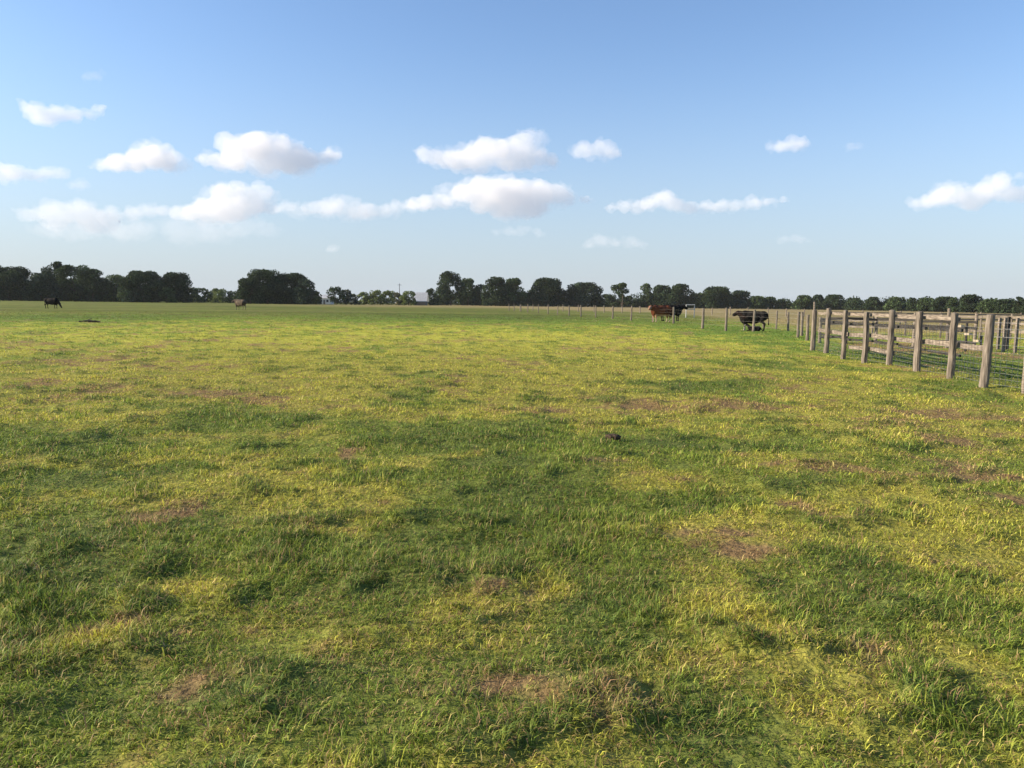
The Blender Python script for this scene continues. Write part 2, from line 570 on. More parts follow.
def make_tree(name, x, Y, W, H, style, col, label, cat, group, seed):
    root = empty(name, (x, Y, 0))
    tag(root, label, cat, group)
    rg = random.Random(seed)
    lobes = []
    if style == 'oak':       # broad crown down to the grass
        z0, nl = .05 * H, 26
    elif style == 'open':    # crown with gaps, some trunk showing
        z0, nl = .16 * H, 17
    elif style == 'pine':    # raised flat canopy on a bare trunk
        z0, nl = .58 * H, 9
    elif style == 'tall':
        z0, nl = .08 * H, 20
    else:                    # bush
        z0, nl = .0, 13
    for i in range(nl):
        f = (i + .5) / nl
        zz = z0 + (H - z0) * (f ** .9)
        tz = (zz - z0) / (H - z0)
        env = math.sqrt(max(.03, 1 - (max(0, tz - .35) / .68) ** 2)) * (0.80 + .2 * min(1, tz / .3))
        a = rg.uniform(0, 2 * math.pi)
        rr = rg.uniform(.25, 1) ** .6 * env * W / 2 * .78
        lr = rg.uniform(.16, .27) * min(W, H * 1.5) * (1.05 - .35 * tz)
        if style == 'pine':
            lr = rg.uniform(.14, .22) * W
        lz = lr * rg.uniform(.6, .85)
        zz = min(zz, H - lz * .95)
        lobes.append((math.cos(a) * rr, math.sin(a) * rr * .8, max(zz, lz * .5), lr, lr, lz))
    # side and top lobes that make the outline uneven
    if style in ('oak', 'tall'):
        for s_ in (-1, 1):
            lobes.append((s_ * W * .36, 0, H * .30, W * .14, W * .14, H * .24))
        lobes.append((rg.uniform(-.15, .15) * W, 0, H * .84, W * .15, W * .15, H * .14))
    size = max(.34, Y * .0016)
    V, C = leaf_cloud(lobes, 1.7 if style != 'open' else 1.1, size, np.array(LEAFCOL[col]), seed)
    nq = len(V) // 4
    np_mesh('crown', V, np.arange(nq * 4), np.arange(nq) * 4, None, MAT_LEAF, C, parent=root)
    bm = bmesh.new()
    tr = max(.12, W * .02)
    top = Vector((rg.uniform(-.3, .3), 0, max(z0 + .25 * H, .4 * H)))
    add_log(bm, (0, 0, -.2), top, tr * 1.3, tr * .7, 8, 5, .05 * tr)
    for k in range(5 if style != 'bush' else 3):
        l = lobes[(k * 5 + 3) % len(lobes)]
        st = Vector((0, 0, 0)).lerp(top, rg.uniform(.55, 1))
        add_log(bm, st, (l[0] * .85, l[1] * .85, max(l[2], st.z + .1)), tr * .5, tr * .15, 6, 3, .1)
    bm_obj('trunk', bm, MAT_TRUNK, root)
    return root


# centre x, width, top y (pixels), distance, style, leaf colour, label
TREES = [
    (8, 66, 266.5, 350, 'oak', 'dark', 'wide dark oak cut by the left picture edge, leftmost of the tree line'),
    (40, 30, 273, 345, 'oak', 'blue', 'dark low oak right above the back of the grazing black cow'),
    (55, 24, 261.5, 365, 'tall', 'dark', 'tallest pointed dark tree of the left tree line, behind the grazing black cow'),
    (74, 34, 265, 355, 'tall', 'mid', 'tall round dark tree just right of the pointed tree behind the grazing cow'),
    (92, 26, 269, 350, 'oak', 'dark', 'dark tree sloping down at the end of the tall left clump'),
    (113, 28, 274.5, 370, 'open', 'mid', 'loose lighter tree between the tall left clump and a round dome tree'),
    (142, 42, 271, 345, 'oak', 'dark', 'smooth dome shaped green tree in the left tree line'),
    (176, 30, 272.5, 350, 'tall', 'dark', 'round topped dark tree ending the tall left tree line before the low bushes'),
    (166, 16, 287, 340, 'bush', 'mid', 'small low tree filling the notch left of a round topped dark tree'),
    (199, 24, 287.5, 380, 'bush', 'mid', 'low bushy tree just right of the tall left tree line'),
    (219, 24, 288.5, 400, 'bush', 'olive', 'low pale olive bush tree left of the tan cow'),
    (234, 16, 291, 400, 'bush', 'mid', 'small dull bush tree behind the head of the tan cow'),
    (250, 26, 278, 335, 'oak', 'dark', 'left shoulder tree of the big isolated oak clump'),
    (267, 40, 269.5, 340, 'tall', 'dark', 'tallest dark oak of the big isolated clump behind the tan cow'),
    (289, 34, 273, 345, 'oak', 'dark', 'middle right dark oak of the big isolated clump'),
    (304, 20, 279, 335, 'oak', 'blue', 'right end oak of the big isolated clump'),
    (317, 12, 291, 360, 'bush', 'dark', 'small dark tree between the big oak clump and the small white house'),
    (336, 15, 286.5, 330, 'open', 'dark', 'small dark open tree just right of the small white house'),
    (346, 14, 289.5, 345, 'open', 'grey', 'small brownish thin tree next to the dark tree by the white house'),
    (355, 10, 294, 350, 'bush', 'grey', 'tiny brown shrub tree right of the thin brownish tree'),
    (364, 13, 292, 380, 'bush', 'olive', 'small round bright olive tree standing alone in the low hedge'),
    (377, 16, 290, 380, 'open', 'olive', 'ragged pale green tree, left one of the pale pair before the utility pole'),
    (388, 14, 290.5, 385, 'open', 'olive', 'pale green tree touching the left side of the utility pole shrub'),
    (398, 12, 292.5, 370, 'bush', 'grey', 'dark low tree at the foot of the utility pole'),
    (409, 15, 291, 360, 'bush', 'olive', 'olive round tree at the left wall of the metal roofed barn'),
    (433, 14, 288.5, 400, 'bush', 'dark', 'dark tree overlapping the right side of the metal roofed barn'),
    (451, 28, 271.5, 430, 'tall', 'dark', 'tallest dark tree of the middle tree line, right of the barn'),
    (468, 20, 278, 440, 'tall', 'mid', 'dark tree leaning on the right side of the tallest middle tree'),
    (480, 18, 284.5, 430, 'bush', 'dark', 'low dark tree in the dip right of the tallest middle trees'),
    (496, 26, 277, 420, 'oak', 'dark', 'left half of the flat topped pair of dark trees in the middle'),
    (513, 26, 278, 425, 'oak', 'mid', 'right half of the flat topped pair of dark trees in the middle'),
    (546, 36, 278, 430, 'oak', 'dark', 'broad round dark tree above the far end of the wire fence'),
    (531, 14, 290, 450, 'bush', 'dark', 'low dark tree between the flat topped pair and the broad round tree'),
    (584, 36, 282.5, 430, 'oak', 'blue', 'dome shaped lone looking dark tree beyond the far wire fence'),
    (604, 20, 294, 460, 'bush', 'dark', 'low dark thicket tree between the dome tree and the umbrella topped tree'),
    (623, 19, 283, 440, 'pine', 'mid', 'umbrella topped tree with sky showing under its canopy'),
    (622, 30, 294, 450, 'bush', 'dark', 'dark thicket tree under the umbrella topped tree'),
    (647, 14, 283.5, 450, 'tall', 'mid', 'narrow square topped tree above the black cow with the red one'),
    (664, 24, 285, 440, 'oak', 'dark', 'dark tree directly above the red brown cow'),
    (680, 26, 284, 435, 'oak', 'dark', 'broad dark tree above the head of the cow beside the red one'),
    (697, 18, 292.5, 450, 'bush', 'dark', 'low dark tree above the white pipe gate'),
    (716, 32, 286.5, 430, 'oak', 'dark', 'rounded dark tree between the white gate and the lone black cow'),
    (738, 24, 290.5, 440, 'oak', 'blue', 'dark tree above the head of the black cow with the calf'),
    (757, 24, 296, 450, 'oak', 'mid', 'lower dark tree above the rump of the black cow with the calf'),
    (771, 18, 297, 460, 'oak', 'dark', 'low tree just right of the black cow with the calf'),
    (783, 14, 299, 450, 'bush', 'dark', 'small last tree before the pale gap in the right tree line'),
    (804, 17, 295, 440, 'oak', 'mid', 'green tree behind the tall thin corner post of the pen'),
    (819, 15, 294.5, 450, 'tall', 'dark', 'dark tree above the first gap of the pen fence'),
    (837, 20, 294.5, 445, 'oak', 'dark', 'round dark tree above the second gap of the pen fence'),
    (853, 16, 298, 450, 'oak', 'dark', 'low dark tree above the gap before the fourth big fence post'),
    (877, 22, 297, 445, 'oak', 'dark', 'round dark tree above the gap left of the fifth big post'),
    (896, 20, 297, 450, 'oak', 'mid', 'dark tree just right of the fifth big fence post top'),
    (912, 9, 297.5, 440, 'tall', 'dark', 'narrow little tree poking up left of the sixth big fence post'),
    (927, 16, 298, 450, 'oak', 'mid', 'low tree right above the sixth big fence post'),
    (945, 24, 296.5, 450, 'oak', 'dark', 'broad dark tree left of the seventh big fence post'),
    (957, 16, 297.5, 445, 'bush', 'mid', 'dark rounded tree above the seventh big fence post'),
    (972, 20, 294.5, 450, 'tall', 'dark', 'highest tree of the far right tree line, left of the eighth post'),
    (990, 20, 299, 450, 'oak', 'mid', 'low tree directly above the leaning eighth fence post'),
    (1006, 18, 299, 455, 'oak', 'dark', 'low dark tree just right of the leaning eighth fence post'),
    (1019, 10, 296.5, 450, 'tall', 'dark', 'narrow tree top at the right picture edge above the last post'),
    (1036, 26, 299, 450, 'oak', 'dark', 'dark tree cut off by the right picture edge'),
]


def horizon(px):
    return 384 - 80.9 + (px - 512) * .0122


def build_trees():
    for i, (px, w, top, Y, st, col, lab) in enumerate(TREES):
        if px > 840:
            Y = 450 - (px - 840) * .95
        p = at_depth(px, top, Y)
        W = w * Y / F * 1.18
        make_tree({'bush': 'shrub_tree', 'pine': 'umbrella_tree'}.get(st, 'oak_tree'), p.x, Y, W, p.z, st, col, lab, 'tree',
                  'trees along the far edge of the pasture', 100 + i)
    # low undergrowth closing the foot of the tree lines
    lobes = []
    rg = random.Random(5)
    for px0, px1, Y, hpx in ((-60, 155, 385, 22), (120, 192, 380, 12), (188, 240, 420, 9), (240, 312, 365, 17), (312, 440, 420, 6.5), (433, 525, 470, 15), (520, 640, 480, 10),
                             (600, 775, 480, 12), (770, 850, 480, 11), (850, 920, 430, 14), (920, 980, 375, 14.5), (980, 1100, 318, 15), (640, 730, 485, 14), (800, 860, 480, 11)):
        n = int((px1 - px0) / 3)
        for k in range(n):
            px = px0 + (px1 - px0) * (k + rg.random()) / n
            x = at_depth(px, 300, Y).x
            h = hpx * Y / F * rg.uniform(.6, 1.1)
            lobes.append((x, Y + rg.uniform(-6, 6), h * .38, h * rg.uniform(.5, .9), h * .5, h * .6))
    V, C = leaf_cloud(lobes, .9, .75, np.array(LEAFCOL['dark']) * .95, 3)
    nq = len(V) // 4
    o = np_mesh('undergrowth', V, np.arange(nq * 4), np.arange(nq) * 4, None, MAT_LEAF, C)
    tag(o, 'low dark undergrowth closing the foot of the far tree lines', 'undergrowth', kind='stuff')


# ------------------------------------------------------------------ clouds: solid bodies of thin white vapour
def cloud_mat(name, sigma):
    mt, nt, out = new_mat(name)
    v = N(nt, 'ShaderNodeVolumePrincipled')
    v.inputs['Color'].default_value = (.935, .918, .908, 1)
    v.inputs['Density'].default_value = sigma
    v.inputs['Anisotropy'].default_value = .0
    nt.links.new(v.outputs[0], out.inputs['Volume'])
    return mt


BASE_ALT = 900.0
# lumps in pixels: dx, dy(up), r ; cloud: centre x, base y, lumps, opacity
CLOUDS = [
    (60, 122, [(-30, 12, 6), (-24, 6, 9), (-14, 6, 10), (-4, 6, 9), (6, 6, 7), (16, 7, 6), (26, 9, 6), (36, 12, 4.5), (42, 14, 3.5), (-34, 17, 4)], 1.5, 'wedge shaped white cloud high at the upper left'),
    (92, 80, [(-7, 1, 3), (-2, 3, 4), (4, 5, 4), (9, 7, 3)], .55, 'tiny faint wisp above the wedge shaped cloud'),
    (137, 174, [(-34, 8, 6), (-24, 10, 8), (-12, 10, 10), (0, 11, 10), (10, 18, 11), (20, 19, 12), (28, 13, 11), (34, 9, 7), (-20, 16, 5)], 2.4, 'compact cumulus with a bright lump at its right end'),
    (270, 173, [(-64, 12, 7), (-52, 12, 8), (-40, 12, 11), (-28, 20, 13), (-20, 27, 13), (-10, 22, 13), (4, 17, 14), (14, 27, 9), (26, 16, 13), (40, 14, 11), (54, 15, 9), (64, 16, 6), (-4, 8, 12), (20, 8, 12)], 2.4, 'largest heaped cumulus of the left half, with lumpy top'),
    (20, 182, [(-30, 9, 9), (-16, 10, 10), (-2, 10, 9), (10, 7, 8), (24, 8, 6), (34, 10, 7), (42, 8, 6)], 1.2, 'soft cloud cut by the left picture edge'),
    (78, 189, [(-6, 3, 4), (2, 5, 5), (8, 4, 4)], .7, 'very small puff right of the soft edge cloud'),
    (100, 232, [(-62, 16, 8), (-48, 20, 10), (-34, 18, 11), (-20, 16, 9), (-4, 17, 8), (14, 18, 7), (32, 18, 7), (50, 20, 7), (62, 21, 5), (-40, 8, 10), (-10, 8, 10), (10, 10, 9), (-24, 24, 8)], 1.0, 'long faint low cloud bank at the left'),
    (235, 224, [(-44, 10, 10), (-30, 12, 12), (-16, 18, 12), (-4, 24, 12), (8, 28, 11), (20, 30, 10), (32, 33, 7), (-10, 10, 12), (6, 14, 12), (20, 18, 10), (34, 16, 8), (-34, 20, 6)], 1.8, 'cloud rising like a ramp beneath the large heaped cumulus'),
    (350, 222, [(-70, 12, 5), (-58, 14, 6), (-40, 12, 8), (-24, 13, 9), (-10, 14, 10), (6, 12, 10), (20, 10, 9), (34, 12, 7), (46, 16, 6), (60, 16, 6), (74, 17, 6)], 1.2, 'grey white flat cloud joining the left and middle clouds'),
    (492, 179, [(-66, 22, 7), (-56, 21, 8), (-44, 16, 9), (-32, 17, 11), (-18, 20, 12), (-4, 24, 13), (10, 29, 12), (24, 33, 12), (34, 27, 10), (46, 21, 9), (58, 19, 7), (-10, 12, 9), (14, 16, 11), (30, 15, 10)], 1.9, 'upper of the two stacked clouds in the middle'),
    (597, 161, [(-18, 8, 6), (-8, 10, 8), (2, 12, 9), (12, 9, 7), (20, 8, 5)], 1.5, 'small oval puff right of the upper middle cloud'),
    (505, 217, [(-88, 12, 8), (-74, 13, 9), (-60, 14, 9), (-44, 22, 10), (-30, 24, 12), (-14, 25, 14), (2, 24, 15), (18, 25, 15), (34, 26, 13), (48, 22, 11), (62, 18, 8), (78, 18, 5), (-24, 10, 10), (-6, 10, 13), (12, 11, 13), (30, 12, 12)], 2.2, 'broad lower cloud of the two stacked in the middle, grey below'),
    (690, 216, [(-78, 6, 5), (-64, 8, 7), (-50, 9, 8), (-36, 14, 8), (-26, 16, 8), (-12, 9, 8), (2, 8, 7), (16, 10, 7), (30, 9, 7), (46, 11, 7), (60, 12, 7), (76, 15, 5), (92, 17, 4)], 1.7, 'long thin flat bottomed cloud right of the middle'),
    (612, 250, [(-22, 6, 5), (-8, 9, 6), (4, 7, 5), (18, 7, 6), (28, 6, 4)], .6, 'faint low puff below the long thin flat cloud'),
    (517, 238, [(-20, 5, 4), (-8, 7, 5), (6, 7, 5), (20, 6, 4)], .6, 'faint low streak below the broad middle cloud'),
    (788, 154, [(-10, 5, 5), (-2, 8, 7), (6, 9, 7), (11, 8, 5)], 1.8, 'small bright white puff alone at the upper right'),
    (856, 151, [(-5, 4, 4), (3, 5, 4)], .55, 'faintest tiny puff right of the small bright puff'),
    (966, 209, [(-50, 5, 6), (-38, 7, 8), (-24, 9, 10), (-12, 14, 11), (0, 9, 11), (14, 14, 10), (24, 20, 10), (34, 28, 9), (44, 16, 9), (56, 14, 9), (8, 4, 8)], 1.5, 'peaked cumulus at the right edge'),
    (792, 244, [(-10, 4, 4), (-4, 5, 4), (2, 5, 4), (8, 4, 4), (14, 4, 3)], .5, 'faint low smudge of cloud right of centre above the cows'),
    (165, 246, [(-110, 12, 8), (-80, 14, 10), (-50, 16, 11), (-20, 15, 11), (10, 14, 12), (40, 15, 12), (70, 18, 11), (100, 18, 9)], .32, 'wide milky veil hanging low under the left clouds'),
    (334, 253, [(-3, 4, 4), (2, 5, 4)], .7, 'tiny low puff above the gap by the white house'),
]


def wisp(parent, lumps, s, op, thick, tex, i):
    """the thin ragged vapour round a cloud"""
    bm = bmesh.new()
    rg = random.Random(400 + i)
    for dx, dy, r in lumps:
        for k in range(2):
            rr = r * rg.uniform(1.15, 1.6)
            ox, oy, oz = rg.uniform(-1.3, 1.3) * r, rg.uniform(-1.3, 1.3) * r, rg.uniform(-.5, .45) * r
            bmesh.ops.create_icosphere(bm, subdivisions=2, radius=1, matrix=Matrix.Translation(
                ((dx + ox) * s, oy * s, max(dy + oz, rr * .3) * s)) @ Matrix.Diagonal((rr * s * 1.2, rr * s, rr * s * .7, 1)))
    me = bpy.data.meshes.new('wisps')
    bm.to_mesh(me)
    bm.free()
    o = bpy.data.objects.new('wisps', me)
    COL.objects.link(o)
    o.location = parent.location
    rm = o.modifiers.new('r', 'REMESH')
    rm.mode = 'VOXEL'
    rm.voxel_size = s * 1.7
    for sc, st in ((9, 13), (3.2, 5)):
        dm = o.modifiers.new('d', 'DISPLACE')
        t2 = tex.copy()
        t2.noise_scale = s * sc
        dm.texture = t2
        dm.texture_coords = 'GLOBAL'
        dm.strength = s * st
        dm.mid_level = .62
    dg = bpy.context.evaluated_depsgraph_get()
    me2 = bpy.data.meshes.new_from_object(o.evaluated_get(dg))
    o.modifiers.clear()
    o.data = me2
    me2.materials.clear()
    me2.materials.append(cloud_mat('cloud_wisps', min(op, 1.3) * .30 / thick))
    o.location = (0, 0, 0)
    o.parent = parent


def build_clouds():
    tex = bpy.data.textures.new('cloud_lumps', 'CLOUDS')
    tex.noise_scale = 90
    tex.noise_depth = 3
    for i, (cx, by, lumps, op, lab) in enumerate(CLOUDS):
        hz = horizon(cx)
        D = BASE_ALT * F / (hz - by)
        D = min(D, 14000)
        s = D / F
        c = at_depth(cx, by, D)
        bm = bmesh.new()
        rg = random.Random(900 + i)
        for dx, dy, r in lumps:
            r = r * (1.14 if op > 1 else 1.3)
            for k in range(4):
                rr = r * rg.uniform(.5, .95) if k else r * .92
                off = (0, 0, 0) if k == 0 else (rg.uniform(-.7, .7) * r, rg.uniform(-1.6, 1.6) * r, rg.uniform(-.35, .45) * r)
                mtx = Matrix.Translation(((dx + off[0]) * s, off[1] * s, max(dy + off[2], rr * .45) * s)) @ \
                    Matrix.Diagonal((rr * s, rr * s, rr * s * .85, 1))
                bmesh.ops.create_icosphere(bm, subdivisions=2, radius=1, matrix=mtx)
        me = bpy.data.meshes.new('cloud')
        bm.to_mesh(me)
        bm.free()
        o = bpy.data.objects.new('cloud', me)
        COL.objects.link(o)
        o.location = c
        rm = o.modifiers.new('r', 'REMESH')
        rm.mode = 'VOXEL'
        rm.voxel_size = s * 1.4
        dm = o.modifiers.new('d', 'DISPLACE')
        dm.texture = tex
        tex2 = tex.copy()
        tex2.noise_scale = s * 7
        dm.texture = tex2
        dm.texture_coords = 'GLOBAL'
        dm.strength = s * 6.5
        dm.mid_level = .55
        d2 = o.modifiers.new('e', 'DISPLACE')
        tex3 = tex.copy()
        tex3.noise_scale = s * 2.6
        d2.texture = tex3
        d2.texture_coords = 'GLOBAL'
        d2.strength = s * 2.6
        d2.mid_level = .5
        dg = bpy.context.evaluated_depsgraph_get()
        me2 = bpy.data.meshes.new_from_object(o.evaluated_get(dg))
        o.modifiers.clear()
        o.data = me2
        thick = 26 * s
        me2.materials.clear()
        me2.materials.append(cloud_mat('cloud_vapour', op * .37 / thick))
        tag(o, lab, 'cloud', 'fair weather clouds')
        wisp(o, lumps, s, op, thick, tex, i)


# ------------------------------------------------------------------ fences
WOOD_POST = simple_mat('weathered_post', (.075, .062, .05), (.25, .21, .17), 5, .9, (6, 6, .5), .6)
WOOD_BOARD = simple_mat('weathered_board', (.10, .08, .065), (.28, .235, .19), 4, .9, (1, 1, 9), .4)
WOOD_DARK = simple_mat('dark_board', (.02, .018, .017), (.06, .055, .05), 4, .9, (1, 1, 8), .4)  # shade of the pen boards put into the colour; plain dark wood elsewhere
WOOD_PALE = simple_mat('pale_wood', (.34, .28, .20), (.50, .42, .31), 5, .85, (4, 4, 1), .3)
WIRE = simple_mat('galvanised_wire', (.26, .25, .23), (.38, .37, .35), 20, .5, metal=.3)
WHITE_PIPE = simple_mat('white_pipe', (.36, .36, .36), (.48, .48, .47), 3, .5)


def gz(x, y):
    return float(height(np.array([x]), np.array([y]))[0])


def build_pen_fence():
    root = empty('pen_fence', (*G(889, 365.2), 0))
    tag(root, 'heavy log post fence with weathered rails and woven wire along the cattle pen', 'fence')
    ox, oy = root.location.x, root.location.y
    posts = [(812.4, 350.5, 309.6, .115), (826, 354.6, 309.8, .10), (843, 359, 310.4, .10), (864.5, 362, 310.8, .10), (889, 366.2, 311.5, .105),
             (916.6, 372.0, 312.2, .108), (950.8, 378.4, 313.2, .108), (983.0, 386.0, 313.4, .112), (1024, 392.2, 315.2, .06), (1078, 402, 316, .12)]
    posts = [(a_, b_, c_, d_ * .80) for a_, b_, c_, d_ in posts]
    P = []
    for k, (px, by, ty, r) in enumerate(posts):
        x, y = G(px, by)
        t = at_depth(px + (by - ty) * .0122 + (px - 512) / F * 3.0, ty, y)
        h = t.z
        P.append((x, y, h, r))
        bm = bmesh.new()
        lean = Vector((random.uniform(-.02, .02), random.uniform(-.02, .02), 0))
        if k == 7:
            lean = Vector((.07, .02, 0))
        add_log(bm, (0, 0, -.25), Vector((0, 0, h)) + lean, r * 1.02, r * .92, 14, 9, .010, .09)
        o = bm_obj('post', bm, WOOD_POST if k != 8 else WOOD_BOARD, root, (x - ox, y - oy, gz(x, y)), smooth=False)
        if k == 7:
            o['label'] = 'thickest post, leaning slightly right'
    # thin tall stick beside the corner post
    bm = bmesh.new()
    add_log(bm, (0, 0, -.2), (.01, 0, 1.80), .05, .04, 8, 6, .008)
    x, y = G(813.5, 350)
    bm_obj('post', bm, WOOD_BOARD, root, (x - ox, y + .16 - oy, 0))['label'] = 'thin tall stick beside the corner post'

    def railing(i0, i1, frac, w, hgt, mat, dz=0, off=.14):
        for i in range(i0, i1):
            a, b = P[i], P[i + 1]
            bm = bmesh.new()
            za, zb = a[2] * frac + random.uniform(-.02, .02) + dz, b[2] * frac + random.uniform(-.02, .02) + dz
            add_beam(bm, (a[0] - ox + off, a[1] - oy - .05, za), (b[0] - ox + off, b[1] - oy + .05, zb), w, hgt, .008, 6)
            bm_obj('rail', bm, mat, root)
    railing(0, 6, .92, .045, .09, WOOD_BOARD)
    railing(0, 7, .51, .045, .125, WOOD_BOARD, off=.15)
    railing(2, 4, .25, .045, .11, WOOD_BOARD)
    railing(0, 6, .73, .045, .075, WOOD_DARK, off=.22)  # shaded rails, their shade painted by the dark board colour
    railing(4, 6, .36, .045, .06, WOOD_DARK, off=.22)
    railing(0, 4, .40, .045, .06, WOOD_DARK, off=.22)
    # woven wire
    bm = bmesh.new()
    for a, b in zip(P, P[1:]):
        a_, b_ = Vector((a[0] - ox + .10, a[1] - oy, 0)), Vector((b[0] - ox + .10, b[1] - oy, 0))
        L = (b_ - a_).length
        for z in (.06, .18, .30, .43, .57, .72, .88, 1.05, 1.22):
            add_wire(bm, a_ + Vector((0, 0, z)), b_ + Vector((0, 0, z)), .0030)
        nn = int(L / .16)
        for k in range(1, nn):
            q = a_.lerp(b_, k / nn)
            add_wire(bm, q + Vector((0, 0, .04)), q + Vector((random.uniform(-.01, .01), 0, 1.22)), .0042)
    bm_obj('woven_wire', bm, WIRE, root)


def board_fence(name, label, pts, hgt, boards, pr, mat_post, mat_board, bh=.13, square=False):
    """pts: ground points; boards: heights"""
    ox, oy = pts[len(pts) // 2][:2]
    root = empty(name, (ox, oy, 0))
    tag(root, label, 'fence', None)
    for p in pts:
        bm = bmesh.new()
        h = p[2] if len(p) > 2 else hgt * random.uniform(.96, 1.06)
        add_log(bm, (0, 0, -.2), (random.uniform(-.03, .03), random.uniform(-.03, .03), h), pr, pr * .85, 8, 5, .01)
        bm_obj('post', bm, mat_post, root, (p[0] - ox, p[1] - oy, 0))
    for z in boards:
        for a, b in zip(pts, pts[1:]):
            if random.random() < .1:
                continue
            bm = bmesh.new()
            add_beam(bm, (a[0] - ox, a[1] - oy - pr - .03, z + random.uniform(-.03, .03)),
                     (b[0] - ox, b[1] - oy - pr - .03, z + random.uniform(-.03, .03)), .04, bh, .006, 4)
            bm_obj('rail', bm, mat_board, root)
    return root


def gpts(lst):
    return [G(px, py) for px, py in lst]


def wire_run(name, label, pts, h, pr, mat, strands=(.35, .65, .95, 1.2), vary=.08):
    ox, oy = pts[0][:2]
    root = empty(name, (ox, oy, 0))
    tag(root, label, 'fence', 'wire fences across the pasture')
    for p in pts:
        bm = bmesh.new()
        hh = h * random.uniform(1 - vary, 1 + vary)
        r = pr * random.uniform(.8, 1.2)
        add_log(bm, (0, 0, -.2), (random.uniform(-.05, .05), random.uniform(-.05, .05), hh), r, r * .9, 8, 4, .01)
        bm_obj('post', bm, mat, root, (p[0] - ox, p[1] - oy, 0))
    bm = bmesh.new()
    for a, b in zip(pts, pts[1:]):
        for z in strands:
            add_wire(bm, (a[0] - ox, a[1] - oy, z), (b[0] - ox, b[1] - oy, z), .0022)
    bm_obj('wire_strands', bm, WIRE, root)
    return root


def on_line(px, A, B):
    """point of the ground line A-B seen in pixel column px"""
    d = ray(px, horizon(px) + 10)
    k = d.x / d.y
    # A + t(B-A): x = k y
    dx, dy = B[0] - A[0], B[1] - A[1]
    t = (k * A[1] - A[0]) / (dx - k * dy)
    return A[0] + t * dx, A[1] + t * dy


